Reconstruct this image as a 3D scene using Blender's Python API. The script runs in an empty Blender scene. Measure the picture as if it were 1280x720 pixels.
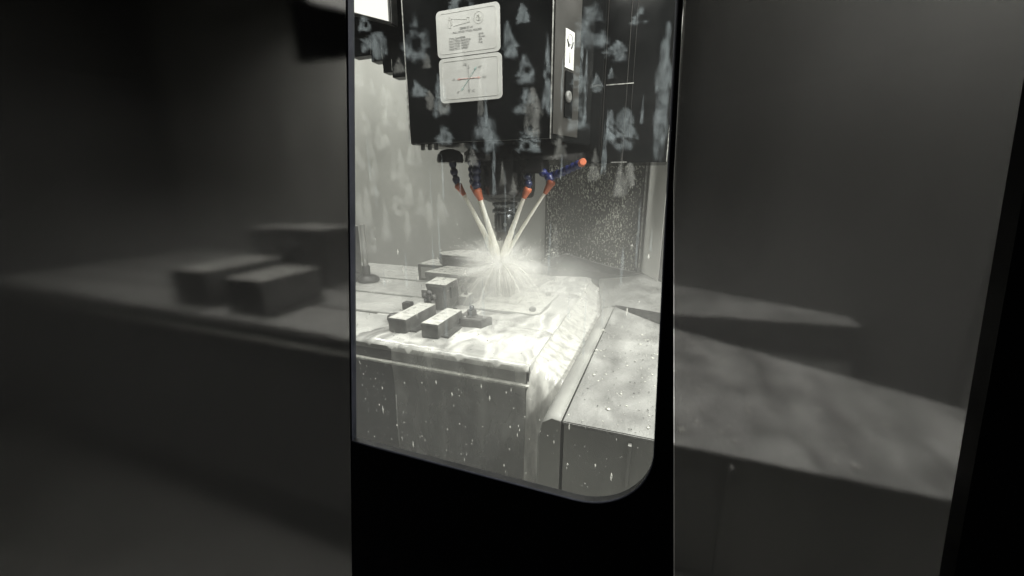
import bpy, bmesh, math, random
from mathutils import Vector, Matrix, noise
random.seed(7)
R = math.radians
scene = bpy.context.scene
COL = scene.collection

# ------------------------------------------------------------------ camera, world, lamps, exposure
# units are metres; z = 0 is the top of the machine table, y runs into the machine
cam_d = bpy.data.cameras.new('camera')
cam_d.sensor_width = 36.0
cam_d.lens = 36.0 * 500.0 / 1280.0
cam_d.clip_start = 0.01
cam_d.clip_end = 60.0
cam = bpy.data.objects.new('camera', cam_d)
cam.location = (0, 0, 0.30)
cam.rotation_euler = (R(90 - 14.6), 0, R(20))
COL.objects.link(cam)
scene.camera = cam

world = bpy.data.worlds.new('World')
scene.world = world
world.use_nodes = True
bg = world.node_tree.nodes['Background']
bg.inputs[0].default_value = (0.9, 0.95, 1.0, 1)
bg.inputs[1].default_value = 0.012

scene.view_settings.view_transform = 'Standard'
scene.view_settings.look = 'None'
scene.view_settings.gamma = 1.0
scene.view_settings.use_curve_mapping = False
scene.view_settings.exposure = 0.15
cy = scene.cycles
cy.use_denoising = True
cy.max_bounces = 8
cy.diffuse_bounces = 4
cy.transparent_max_bounces = 24
cy.volume_bounces = 3
cy.volume_step_rate = 2.0
cy.volume_max_steps = 96
cy.sample_clamp_indirect = 6.0
cy.caustics_reflective = False
cy.caustics_refractive = False

def area_light(name, loc, rot, sx, sy, watts, colour, parent=None):
    d = bpy.data.lights.new(name, 'AREA')
    d.shape = 'RECTANGLE'; d.size = sx; d.size_y = sy; d.energy = watts; d.color = colour
    o = bpy.data.objects.new(name, d)
    o.location = loc; o.rotation_euler = rot
    COL.objects.link(o)
    return o
WARM = (1.0, 0.988, 0.965)
LAMPS = [  # position, rotation, length, width, watts : lamps added to light the cabin
    ((0.43, 0.66, 0.74), (0, R(52), R(0)), 0.06, 0.55, 17.0),
    ((-0.50, 0.44, 1.02), (R(10), 0, 0), 0.90, 0.10, 8.5),
    ((-1.10, 1.05, 1.02), (R(-4), R(-10), 0), 0.50, 0.10, 11.0),
    ((0.14, 0.90, 1.02), (R(-4), R(4), R(90)), 0.60, 0.10, 9.0),
]

# ------------------------------------------------------------------ materials
def new_mat(name):
    m = bpy.data.materials.new(name); m.use_nodes = True
    nt = m.node_tree; nt.nodes.clear()
    out = nt.nodes.new('ShaderNodeOutputMaterial')
    return m, nt, out

def N(nt, typ, **kw):
    n = nt.nodes.new(typ)
    for k, v in kw.items():
        if k.startswith('i_'):
            key = k[2:]
            key = int(key) if key.isdigit() else key.replace('_', ' ')
            n.inputs[key].default_value = v
        else:
            setattr(n, k, v)
    return n

def c4(c): return (c[0], c[1], c[2], 1.0)

def surf(name, c1, c2=None, rough=0.5, metal=0.0, scale=30.0, stretch=(1, 1, 1), bump=0.0, rough2=None, detail=6.0,
         lo=0.35, hi=0.65, bscale=None, distortion=0.0, spec=0.5):
    """wear-and-grain surface: two tones mixed by noise in object space, roughness varied by the same noise"""
    m, nt, out = new_mat(name)
    p = N(nt, 'ShaderNodeBsdfPrincipled')
    p.inputs['Metallic'].default_value = metal
    p.inputs['Specular IOR Level'].default_value = spec
    tc = N(nt, 'ShaderNodeTexCoord')
    mp = N(nt, 'ShaderNodeMapping'); mp.inputs['Scale'].default_value = stretch
    nt.links.new(tc.outputs['Object'], mp.inputs['Vector'])
    nz = N(nt, 'ShaderNodeTexNoise')
    nz.inputs['Scale'].default_value = scale; nz.inputs['Detail'].default_value = detail
    nz.inputs['Distortion'].default_value = distortion
    nt.links.new(mp.outputs[0], nz.inputs['Vector'])
    mr = N(nt, 'ShaderNodeMapRange')
    mr.inputs['From Min'].default_value = lo; mr.inputs['From Max'].default_value = hi
    nt.links.new(nz.outputs['Fac'], mr.inputs['Value'])
    mx = N(nt, 'ShaderNodeMix', data_type='RGBA')
    mx.inputs['A'].default_value = c4(c1); mx.inputs['B'].default_value = c4(c2 or c1)
    nt.links.new(mr.outputs[0], mx.inputs['Factor'])
    nt.links.new(mx.outputs['Result'], p.inputs['Base Color'])
    r2 = N(nt, 'ShaderNodeMapRange')
    r2.inputs['To Min'].default_value = rough; r2.inputs['To Max'].default_value = rough if rough2 is None else rough2
    nt.links.new(mr.outputs[0], r2.inputs['Value'])
    nt.links.new(r2.outputs[0], p.inputs['Roughness'])
    if bump:
        nb = N(nt, 'ShaderNodeTexNoise')
        nb.inputs['Scale'].default_value = bscale or scale * 3; nb.inputs['Detail'].default_value = 5
        nt.links.new(mp.outputs[0], nb.inputs['Vector'])
        b = N(nt, 'ShaderNodeBump'); b.inputs['Strength'].default_value = bump; b.inputs['Distance'].default_value = 0.004
        nt.links.new(nb.outputs['Fac'], b.inputs['Height'])
        nt.links.new(b.outputs[0], p.inputs['Normal'])
    nt.links.new(p.outputs[0], out.inputs['Surface'])
    return m

def film(name, colour, alpha, scale=60.0, lo=0.4, hi=0.7, stretch=(1, 1, 1), trans=0.5, detail=5.0, gloss=0.0, distortion=0.0, amin=0.0, attr=None):
    """partly see-through liquid or dried film: transparent mixed with a scattering layer, cover varied by noise"""
    m, nt, out = new_mat(name)
    tr = N(nt, 'ShaderNodeBsdfTransparent')
    df = N(nt, 'ShaderNodeBsdfDiffuse'); df.inputs[0].default_value = c4(colour)
    tl = N(nt, 'ShaderNodeBsdfTranslucent'); tl.inputs[0].default_value = c4(colour)
    ms = N(nt, 'ShaderNodeMixShader'); ms.inputs[0].default_value = trans
    nt.links.new(df.outputs[0], ms.inputs[1]); nt.links.new(tl.outputs[0], ms.inputs[2])
    last = ms
    if gloss:
        gl = N(nt, 'ShaderNodeBsdfGlossy'); gl.inputs['Roughness'].default_value = 0.15
        mg = N(nt, 'ShaderNodeMixShader'); mg.inputs[0].default_value = gloss
        nt.links.new(ms.outputs[0], mg.inputs[1]); nt.links.new(gl.outputs[0], mg.inputs[2]); last = mg
    tc = N(nt, 'ShaderNodeTexCoord')
    mp = N(nt, 'ShaderNodeMapping'); mp.inputs['Scale'].default_value = stretch
    nt.links.new(tc.outputs['Object'], mp.inputs['Vector'])
    nz = N(nt, 'ShaderNodeTexNoise'); nz.inputs['Scale'].default_value = scale; nz.inputs['Detail'].default_value = detail
    nz.inputs['Distortion'].default_value = distortion
    nt.links.new(mp.outputs[0], nz.inputs['Vector'])
    mr = N(nt, 'ShaderNodeMapRange')
    mr.inputs['From Min'].default_value = lo; mr.inputs['From Max'].default_value = hi
    mr.inputs['To Min'].default_value = amin; mr.inputs['To Max'].default_value = alpha
    nt.links.new(nz.outputs['Fac'], mr.inputs['Value'])
    fac = mr.outputs[0]
    if attr:
        an = N(nt, 'ShaderNodeAttribute'); an.attribute_name = attr
        mu = N(nt, 'ShaderNodeMath', operation='MULTIPLY')
        nt.links.new(fac, mu.inputs[0]); nt.links.new(an.outputs['Fac'], mu.inputs[1]); fac = mu.outputs[0]
    mt = N(nt, 'ShaderNodeMixShader')
    nt.links.new(fac, mt.inputs[0]); nt.links.new(tr.outputs[0], mt.inputs[1]); nt.links.new(last.outputs[0], mt.inputs[2])
    nt.links.new(mt.outputs[0], out.inputs['Surface'])
    return m

def glass(name, tint, dirt=0.0):
    m, nt, out = new_mat(name)
    tr = N(nt, 'ShaderNodeBsdfTransparent'); tr.inputs[0].default_value = c4(tint)
    gl = N(nt, 'ShaderNodeBsdfGlossy'); gl.inputs['Roughness'].default_value = 0.02
    ms = N(nt, 'ShaderNodeMixShader')
    ms.inputs[0].default_value = 0.025; nt.links.new(tr.outputs[0], ms.inputs[1]); nt.links.new(gl.outputs[0], ms.inputs[2])
    nt.links.new(ms.outputs[0], out.inputs['Surface'])
    return m

def frosted(name, tint, rough):
    m, nt, out = new_mat(name)
    rf = N(nt, 'ShaderNodeBsdfRefraction'); rf.inputs['Color'].default_value = c4(tint)
    rf.inputs['Roughness'].default_value = rough; rf.inputs['IOR'].default_value = 1.45
    nt.links.new(rf.outputs[0], out.inputs['Surface'])
    return m

def emit(name, colour, strength):
    m, nt, out = new_mat(name)
    e = N(nt, 'ShaderNodeEmission'); e.inputs[0].default_value = c4(colour); e.inputs[1].default_value = strength
    nt.links.new(e.outputs[0], out.inputs['Surface'])
    return m

M = {}
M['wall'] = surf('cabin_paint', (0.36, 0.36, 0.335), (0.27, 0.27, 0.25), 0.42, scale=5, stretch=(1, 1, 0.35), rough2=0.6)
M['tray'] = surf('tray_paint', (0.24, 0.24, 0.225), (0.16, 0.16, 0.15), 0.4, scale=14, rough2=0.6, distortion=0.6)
M['wall_dark'] = surf('dark_grey_paint', (0.09, 0.09, 0.085), (0.065, 0.065, 0.06), 0.45, scale=5, stretch=(1, 1, 0.35), rough2=0.6)  # darker grey for the left and angled walls
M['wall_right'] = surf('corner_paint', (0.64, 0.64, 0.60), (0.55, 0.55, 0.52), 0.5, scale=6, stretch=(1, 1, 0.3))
M['steel_table'] = surf('wet_cast_steel', (0.52, 0.52, 0.495), (0.32, 0.32, 0.305), 0.22, scale=14, rough2=0.5, bump=0.15, bscale=60, distortion=0.6)
M['apron'] = surf('table_apron_paint', (0.05, 0.052, 0.05), (0.085, 0.085, 0.08), 0.35, scale=18, stretch=(1, 1, 0.25), rough2=0.55)
M['ledge'] = surf('wet_ledge', (0.6, 0.6, 0.55), (0.32, 0.32, 0.29), 0.25, scale=90, rough2=0.5, bump=0.4)
M['clamp'] = surf('clamp_steel_wet', (0.12, 0.12, 0.115), (0.06, 0.06, 0.057), 0.28, scale=40, rough2=0.5, bump=0.2)
M['dark_steel'] = surf('blackened_steel', (0.035, 0.035, 0.035), (0.075, 0.075, 0.07), 0.3, scale=60, rough2=0.5, bump=0.1)
M['guard'] = surf('galvanised_guard', (0.105, 0.105, 0.10), (0.29, 0.29, 0.277), 0.25, scale=20, stretch=(1, 0.55, 1), rough2=0.65, bump=0.5, bscale=160, distortion=0.25, lo=0.28, hi=0.72, detail=14)
M['guard_face'] = surf('guard_side', (0.20, 0.20, 0.19), (0.30, 0.30, 0.28), 0.4, scale=12, stretch=(1, 1, 0.3), rough2=0.6)
M['wedge'] = surf('way_cover_dark', (0.025, 0.025, 0.024), (0.06, 0.06, 0.055), 0.35, scale=30, stretch=(1, 4, 4), rough2=0.6)
M['head'] = surf('head_black_paint', (0.0014, 0.0017, 0.0018), (0.003, 0.0033, 0.0034), 0.16, scale=12, rough2=0.26, spec=0.12)
M['head_side'] = surf('head_side_paint', (0.013, 0.0125, 0.011), (0.020, 0.019, 0.017), 0.4, scale=12, rough2=0.5, spec=0.3)
M['trim'] = surf('bright_edge', (0.55, 0.55, 0.52), (0.15, 0.15, 0.14), 0.3, metal=0.6, scale=120, rough2=0.5)
M['plate'] = surf('plate_white', (0.37, 0.37, 0.355), (0.32, 0.32, 0.305), 0.5, scale=25)
M['ink'] = surf('grey_ink', (0.16, 0.16, 0.155), (0.24, 0.24, 0.23), 0.6, scale=90)
M['ink_line'] = surf('border_ink', (0.33, 0.33, 0.31), (0.45, 0.45, 0.42), 0.6, scale=90)
M['ink_red'] = surf('red_ink', (0.36, 0.20, 0.18), (0.42, 0.27, 0.24), 0.6, scale=90)
M['ink_green'] = surf('green_ink', (0.24, 0.33, 0.31), (0.32, 0.40, 0.37), 0.6, scale=90)
M['black'] = surf('black_print', (0.012, 0.012, 0.012), None, 0.5)
M['door'] = surf('door_black', (0.004, 0.0042, 0.0045), (0.008, 0.008, 0.0085), 0.45, scale=30, rough2=0.6, spec=0.2)
M['gasket'] = surf('gasket_rubber', (0.010, 0.011, 0.016), (0.018, 0.019, 0.027), 0.75, scale=60, rough2=0.85, spec=0.15)
M['glass'] = glass('clear_pane', (0.96, 0.97, 0.95))
M['smoke'] = frosted('smoked_pane', (0.39, 0.39, 0.385), 0.10)
M['steel'] = surf('ground_steel', (0.13, 0.135, 0.14), (0.08, 0.085, 0.09), 0.16, metal=0.9, scale=50, rough2=0.3)
M['spindle'] = surf('spindle_black', (0.007, 0.007, 0.008), (0.016, 0.015, 0.0145), 0.12, scale=25, rough2=0.24)
M['hose_blue'] = surf('hose_blue', (0.010, 0.014, 0.075), (0.015, 0.021, 0.11), 0.35, scale=60)
M['hose_dark'] = surf('hose_dark_blue', (0.010, 0.014, 0.045), (0.02, 0.026, 0.07), 0.3, scale=60)
M['orange'] = surf('nozzle_orange', (0.47, 0.135, 0.065), (0.36, 0.10, 0.05), 0.4, scale=60)
M['splash_panel'] = surf('dark_rear_panel', (0.035, 0.035, 0.030), (0.06, 0.06, 0.052), 0.3, scale=16, stretch=(1, 1, 0.3), rough2=0.5)
M['drop'] = surf('milky_drop', (0.62, 0.62, 0.57), (0.5, 0.5, 0.46), 0.25, scale=90)
M['drop_dim'] = surf('milky_bead', (0.62, 0.62, 0.55), (0.35, 0.35, 0.31), 0.3, scale=40)
M['jet'] = film('coolant_jet', (0.93, 0.92, 0.86), 1.0, scale=120, lo=0.2, hi=0.5, stretch=(1, 1, 0.15), amin=0.75)
M['spray'] = film('coolant_spray', (0.94, 0.93, 0.88), 0.9, scale=160, lo=0.3, hi=0.7, amin=0.3)
M['cascade'] = film('coolant_cascade', (0.74, 0.735, 0.69), 1.0, scale=70, lo=0.3, hi=0.6, stretch=(1, 1, 0.3), amin=0.55, trans=0.35, gloss=0.03, detail=8)
M['veil'] = film('coolant_veil', (0.80, 0.80, 0.75), 0.40, scale=22, lo=0.32, hi=0.75, stretch=(1.3, 1, 0.55), trans=0.4, amin=0.20, detail=9, distortion=0.7)
M['smear'] = film('dried_coolant', (0.69, 0.78, 0.83), 0.145, scale=260, lo=0.30, hi=0.66, stretch=(1, 1, 0.6), trans=0.75, amin=0.03, detail=10, distortion=0.5, attr='cover')
M['smear_faint'] = film('faint_coolant', (0.80, 0.81, 0.78), 0.125, scale=170, lo=0.30, hi=0.66, stretch=(1, 1, 0.35), trans=0.75, amin=0.02, detail=7, attr='cover')
M['pane_drop'] = film('pane_bead', (0.85, 0.85, 0.8), 0.55, scale=500, lo=0.3, hi=0.7, trans=0.7, amin=0.15)
M['wet_top'] = surf('milky_coat', (0.60, 0.597, 0.56), (0.42, 0.42, 0.39), 0.35, scale=60, rough2=0.25, bump=0.4, bscale=160)
M['wash'] = surf('milky_wash', (0.57, 0.568, 0.54), (0.22, 0.22, 0.21), 0.30, scale=17, stretch=(1, 0.5, 1), rough2=0.14, bump=0.12, bscale=45, distortion=1.6, lo=0.38, hi=0.64, detail=9)
M['lamp_glow'] = emit('lamp_glow', (1.0, 0.985, 0.93), 1.1)
M['led'] = emit('led_strip', (1.0, 0.97, 0.90), 6.0)

# ------------------------------------------------------------------ mesh helpers
class MB:
    """collects shapes and links them as one mesh object"""
    def __init__(s): s.v = []; s.f = []; s.sm = []
    def add(s, verts, faces, smooth=False):
        o = len(s.v); s.v += [tuple(v) for v in verts]
        s.f += [tuple(i + o for i in f) for f in faces]; s.sm += [smooth] * len(faces); return s
    def box(s, x0, x1, y0, y1, z0, z1):
        v = [(x, y, z) for z in (z0, z1) for y in (y0, y1) for x in (x0, x1)]
        return s.add(v, [(0, 2, 3, 1), (4, 5, 7, 6), (0, 1, 5, 4), (2, 6, 7, 3), (0, 4, 6, 2), (1, 3, 7, 5)])
    def prism(s, pts, z0, z1):                       # plan outline (anticlockwise) extruded upward
        n = len(pts)
        v = [(p[0], p[1], z0) for p in pts] + [(p[0], p[1], z1) for p in pts]
        f = [tuple(range(n - 1, -1, -1)), tuple(range(n, 2 * n))]
        f += [(i, (i + 1) % n, (i + 1) % n + n, i + n) for i in range(n)]
        return s.add(v, f)
    def slab(s, pts, y0, y1):                        # x,z outline (anticlockwise from the front) extruded in depth
        n = len(pts)
        v = [(p[0], y0, p[1]) for p in pts] + [(p[0], y1, p[1]) for p in pts]
        f = [tuple(range(n)), tuple(range(2 * n - 1, n - 1, -1))]
        f += [((i + 1) % n, i, i + n, (i + 1) % n + n) for i in range(n)]
        return s.add(v, f)
    def lathe(s, prof, c, axis=(0, 0, 1), n=32):     # profile of (radius, height) turned about an axis through c
        q = Vector((0, 0, 1)).rotation_difference(Vector(axis).normalized())
        v = []
        for r, h in prof:
            for k in range(n):
                a = 2 * math.pi * k / n
                v.append(tuple(Vector(c) + q @ Vector((r * math.cos(a), r * math.sin(a), h))))
        f = []
        for j in range(len(prof) - 1):
            for k in range(n):
                f.append((j * n + k, j * n + (k + 1) % n, (j + 1) * n + (k + 1) % n, (j + 1) * n + k))
        o = len(f)
        s.add(v, f, n > 8)
        s.add([v[i] for i in range(n)], [tuple(range(n - 1, -1, -1))])
        m = len(prof) - 1
        s.add([v[m * n + i] for i in range(n)], [tuple(range(n))])
        return s
    def tube(s, pts, rad, n=10, caps=True):
        pts = [Vector(p) for p in pts]; rings = []
        for i, p in enumerate(pts):
            t = (pts[min(i + 1, len(pts) - 1)] - pts[max(i - 1, 0)]).normalized()
            a = t.orthogonal().normalized() if i == 0 else (rings_a - t * rings_a.dot(t)).normalized()
            rings_a = a; b = t.cross(a)
            r = rad[i] if isinstance(rad, (list, tuple)) else rad
            rings.append([p + (a * math.cos(2 * math.pi * k / n) + b * math.sin(2 * math.pi * k / n)) * r for k in range(n)])
        v = [x for ring in rings for x in ring]
        f = [(j * n + k, j * n + (k + 1) % n, (j + 1) * n + (k + 1) % n, (j + 1) * n + k) for j in range(len(pts) - 1) for k in range(n)]
        if caps:
            f += [tuple(range(n - 1, -1, -1)), tuple(range((len(pts) - 1) * n, len(pts) * n))]
        return s.add(v, f, n > 5)
    def blob(s, c, sx, sy, sz, axis=(0, 0, 1)):      # small eight-sided drop
        q = Vector((0, 0, 1)).rotation_difference(Vector(axis).normalized())
        d = [(1, 0, 0), (0, 1, 0), (-1, 0, 0), (0, -1, 0), (0, 0, 1), (0, 0, -1)]
        v = [Vector(c) + q @ Vector((a * sx, b * sy, e * sz)) for a, b, e in d]
        return s.add(v, [(0, 1, 4), (1, 2, 4), (2, 3, 4), (3, 0, 4), (1, 0, 5), (2, 1, 5), (3, 2, 5), (0, 3, 5)], True)
    def build(s, name, mat, parent=None, bevel=0.0, seg=2):
        me = bpy.data.meshes.new(name)
        off = parent_origin(parent)
        me.from_pydata([(v[0] - off[0], v[1] - off[1], v[2] - off[2]) for v in s.v], [], s.f)
        me.polygons.foreach_set('use_smooth', s.sm)
        if bevel:
            bm = bmesh.new(); bm.from_mesh(me)
            bmesh.ops.remove_doubles(bm, verts=bm.verts, dist=1e-6)
            bmesh.ops.bevel(bm, geom=[e for e in bm.edges if len(e.link_faces) == 2 and e.calc_face_angle(0) > 0.5], offset=bevel, segments=seg, affect='EDGES', clamp_overlap=True)
            bm.to_mesh(me); bm.free()
        me.materials.append(M[mat] if isinstance(mat, str) else mat)
        o = bpy.data.objects.new(name, me); COL.objects.link(o)
        if parent: o.parent = parent
        return o

ORIG = {}
def parent_origin(p):
    t = Vector((0, 0, 0))
    while p is not None:
        t += p.location; p = p.parent
    return t

def tag(o, label=None, cat=None, group=None, kind=None):
    if label: o['label'] = label
    if cat: o['category'] = cat
    if group: o['group'] = group
    if kind: o['kind'] = kind
    return o

def thing(name, loc, label, cat, group=None):
    o = bpy.data.objects.new(name, None); o.empty_display_size = 0.05
    o.location = loc; COL.objects.link(o)
    return tag(o, label, cat, group)

def structure(name, mb, mat, bevel=0.0):
    return tag(mb.build(name, mat, None, bevel), kind='structure')

def hexagon(cx, cy, r, rot=0.0, n=6):
    return [(cx + r * math.cos(rot + 2 * math.pi * k / n), cy + r * math.sin(rot + 2 * math.pi * k / n)) for k in range(n)]

# ------------------------------------------------------------------ the cabin
structure('back_wall', MB().box(-2.45, 0.60, 1.45, 1.47, -0.60, 1.15), 'wall')
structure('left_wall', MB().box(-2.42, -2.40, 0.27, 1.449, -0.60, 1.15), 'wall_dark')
structure('right_wall', MB().box(0.50, 0.52, 0.27, 1.449, -0.60, 1.15), 'wall')
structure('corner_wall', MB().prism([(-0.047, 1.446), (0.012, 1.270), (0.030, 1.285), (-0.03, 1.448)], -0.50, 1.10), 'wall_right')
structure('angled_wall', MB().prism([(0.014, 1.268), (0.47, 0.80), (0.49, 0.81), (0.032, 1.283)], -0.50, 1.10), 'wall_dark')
structure('ceiling', MB().box(-2.45, 0.60, 0.27, 1.47, 1.15, 1.17), 'wall')
structure('front_tray', MB().add([(-0.22, 0.272, -0.10), (0.48, 0.272, -0.10), (0.48, 0.60, -0.25), (-0.22, 0.60, -0.25), (-0.22, 0.272, -0.104), (0.48, 0.272, -0.104), (0.48, 0.60, -0.254), (-0.22, 0.60, -0.254)], [(0, 1, 2, 3), (7, 6, 5, 4), (0, 4, 5, 1), (1, 5, 6, 2), (2, 6, 7, 3), (3, 7, 4, 0)]), 'tray')
structure('floor', MB().box(-2.45, 0.60, 0.27, 1.47, -0.62, -0.60), 'wall')

# lamps added for their light: housing, lit strip, and the light it gives
for k, (loc, rot, sx, sy, w) in enumerate(LAMPS):
    lt = ['narrow upright added lamp strip on the right cabin wall', 'long added lamp under the cabin roof above the table front', 'added lamp under the roof left of the spindle head', 'added lamp under the roof beside the right wall'][k]
    lamp = thing('added_lamp', loc, lt, 'lamp', 'added lamps that light the cabin')
    lamp.rotation_euler = rot
    h = MB().box(-sx / 2 - .02, sx / 2 + .02, -sy / 2 - .012, sy / 2 + .012, 0.012, 0.035)
    ho = h.build('housing', 'dark_steel', None, 0.004); ho.parent = lamp
    g = MB().box(-sx / 2, sx / 2, -sy / 2, sy / 2, 0.006, 0.011)
    go = g.build('diffuser', 'led', None); go.parent = lamp
    al = area_light('lamp_light', (0, 0, 0), (0, 0, 0), sx, sy, w, WARM); al.parent = lamp

# the lit lamp seen past the left of the spindle head
lp = thing('inspection_lamp', (-0.72, 0.93, 0.70), 'glowing white lamp panel above the stepped black cover', 'lamp')
MB().slab([(-0.900, 0.752), (-0.645, 0.672), (-0.640, 0.90), (-0.900, 0.90)], 0.925, 0.955).build('housing', 'dark_steel', lp, 0.003)
MB().slab([(-0.890, 0.753), (-0.652, 0.678), (-0.648, 0.89), (-0.890, 0.89)], 0.919, 0.9245).build('diffuser', 'lamp_glow', lp)

# ------------------------------------------------------------------ rear splash panel with beads of coolant
sp = thing('splash_panel', (-0.215, 1.44, 0.0), 'dark rear panel speckled with coolant drops beside the pale corner', 'panel')
MB().box(-0.392, -0.056, 1.428, 1.446, -0.12, 0.62).build('sheet', 'splash_panel', sp, 0.002)
MB().box(-0.0545, -0.0505, 1.424, 1.446, -0.12, 0.62).build('edge_strip', 'trim', sp)
mb = MB()
for k in range(4600):
    x = -0.385 + 0.325 * random.random(); z = -0.02 + 0.42 * random.random()
    if random.random() > 0.35 + 0.65 * noise.noise((x * 9, z * 5, 3.1)) + 0.35: continue
    l = random.choice([1, 1, 1.6, 2.4, 4]) * random.uniform(0.0010, 0.0022)
    w = random.uniform(0.0008, 0.0019)
    mb.blob((x, 1.427, z), w, 0.0012, l)
tag(mb.build('coolant_beads', 'drop_dim', sp), kind='stuff')

# ------------------------------------------------------------------ machine table
tb = thing('machine_table', (-0.70, 0.60, -0.45), 'long grey machine table with slots and a pale ledge along its front', 'table')
slots = [0.75, 0.90, 1.065]; x0, x1 = -2.05, -0.186
ys = [0.60] + [y for s_ in slots for y in (s_ - .0065, s_ + .0065)] + [1.26]
for a, b in zip(ys[0::2], ys[1::2]):
    MB().box(x0, x1, a, b, -0.016, 0.0).build('table_strip', 'steel_table', tb, 0.0015)
MB().box(x0 + .002, x1 - .002, 0.602, 1.258, -0.037, -0.0165).build('apron', 'apron', tb)
mb = MB()
n = 110
for k in range(n):                                   # uneven wet ledge
    xa = x0 + (x1 - x0) * k / n; xb = x0 + (x1 - x0) * (k + 1) / n
    d = 0.0045 + 0.0015 * noise.noise((k * .7, 0, 0))
    mb.box(xa, xb, 0.601 - d - 0.003, 0.604, -0.0405 - 0.0012 * abs(noise.noise((k * .5, 2, 0))), -0.0372)
mb.build('ledge', 'ledge', tb)
MB().box(x0 + .004, x1 - .003, 0.601, 1.25, -0.45, -0.042).build('base', 'apron', tb)

# ------------------------------------------------------------------ clamps, blocks and work on the table
def wet(parent, pts, z, inset=0.0012):
    """milky coolant lying on the top face of a block"""
    cx = sum(p[0] for p in pts) / len(pts); cy_ = sum(p[1] for p in pts) / len(pts); q = []
    n = len(pts)
    for i in range(n):
        a, b = Vector(pts[i]), Vector(pts[(i + 1) % n])
        for k in range(8):
            p = a.lerp(b, k / 8); d = Vector((cx, cy_)) - p
            q.append(tuple(p + d.normalized() * (inset + 0.0012 * abs(noise.noise((p.x * 160, p.y * 160, z * 50))))))
    MB().prism(q, z + 0.0001, z + 0.0012).build('coolant_coat', 'wet_top', parent)
def rect(x0, x1, y0, y1): return [(x0, y0), (x1, y0), (x1, y1), (x0, y1)]
def bar(x0, x1, y0, y1, zt, label):
    t = thing('clamp_bar', ((x0 + x1) / 2, (y0 + y1) / 2, 0.0), label, 'clamp', 'pale bars at the front of the table')
    MB().box(x0, x1, y0, y1, 0.004, zt).build('body', 'clamp', t, 0.0015)
    wet(t, rect(x0, x1, y0, y1), zt)
    MB().box(x0 - .004, x1 + .016, y0 + .012, y1 - .004, 0.0, 0.008).build('foot_plate', 'clamp', t, 0.001)
    return t
bar(-0.506, -0.464, 0.645, 0.765, 0.033, 'rectangular steel bar beside the dark round knob')
bar(-0.425, -0.387, 0.640, 0.745, 0.033, 'rectangular steel bar between its twin and the nut block')

t = thing('stud_knob', (-0.545, 0.715, 0.0), 'dark round knob at the end of a table slot', 'knob')
MB().lathe([(0.004, 0.0), (0.014, 0.001), (0.017, 0.006), (0.016, 0.013), (0.010, 0.018), (0.003, 0.019)], (-0.540, 0.712, 0.0)).build('knob', 'dark_steel', t)
t = thing('slot_bolt', (-0.545, 0.775, 0.0), 'small square black bolt head behind the steel bars', 'bolt')
MB().box(-0.565, -0.543, 0.775, 0.795, 0.006, 0.024).build('head', 'dark_steel', t, 0.002)
MB().lathe([(0.014, 0.0), (0.014, 0.006)], (-0.554, 0.785, 0.0)).build('washer', 'clamp', t)

# clamp jaw with a hand nut
t = thing('clamp_jaw', (-0.48, 0.83, 0.0), 'upright clamp jaw block with a dark lobed nut on its face', 'clamp')
mb = MB()
P0 = [(-0.500, 0.806), (-0.457, 0.806), (-0.457, 0.870), (-0.500, 0.870)]
P1 = [(-0.510, 0.796), (-0.455, 0.796), (-0.460, 0.868), (-0.520, 0.868)]
mb.add([(x, y, 0.0) for x, y in P0] + [(x, y, 0.070) for x, y in P1],
       [(3, 2, 1, 0), (4, 5, 6, 7), (0, 1, 5, 4), (1, 2, 6, 5), (2, 3, 7, 6), (3, 0, 4, 7)])
mb.build('block', 'clamp', t, 0.002); wet(t, P1, 0.070)
MB().box(-0.500, -0.462, 0.7925, 0.799, 0.026, 0.066).build('face_plate', 'dark_steel', t, 0.001)
mb = MB(); mb.lathe([(0.008, 0), (0.009, 0.006), (0.006, 0.016)], (-0.492, 0.792, 0.040), (0, -1, 0))
for k in range(5):
    a = 2 * math.pi * k / 5 + .3
    mb.lathe([(0.003, 0), (0.0065, 0.003), (0.0065, 0.009), (0.002, 0.012)], (-0.492 + 0.0125 * math.cos(a), 0.790, 0.040 + 0.0125 * math.sin(a)), (0, -1, 0), 12)
mb.build('lobed_nut', 'dark_steel', t)
MB().lathe([(0.004, 0.0), (0.004, 0.03)], (-0.492, 0.795, 0.040), (0, -1, 0), 14).build('stud', 'steel', t)
MB().box(-0.4535, -0.4500, 0.815, 0.838, 0.035, 0.062).build('side_slot', 'dark_steel', t)

# nut block in front of the spray
t = thing('nut_block', (-0.35, 0.735, 0.0), 'small dark block with a hex nut on top in the milky wash', 'clamp')
mb = MB()
P0 = [(-0.376, 0.716), (-0.330, 0.716), (-0.318, 0.752), (-0.368, 0.752)]
mb.prism(P0, 0.0, 0.024); mb.build('block', 'clamp', t, 0.0015)
MB().lathe([(0.0135, 0.0), (0.0135, 0.002)], (-0.362, 0.742, 0.024), n=20).build('washer', 'clamp', t)
MB().prism(hexagon(-0.362, 0.742, 0.0105, .2), 0.026, 0.038).build('nut', 'dark_steel', t, 0.001)
MB().lathe([(0.005, 0.0), (0.005, 0.008), (0.003, 0.009)], (-0.362, 0.742, 0.038), n=14).build('stud', 'steel', t)
MB().prism(hexagon(-0.383, 0.735, 0.008), 0.004, 0.020).build('side_bolt', 'dark_steel', t, 0.001)

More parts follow.
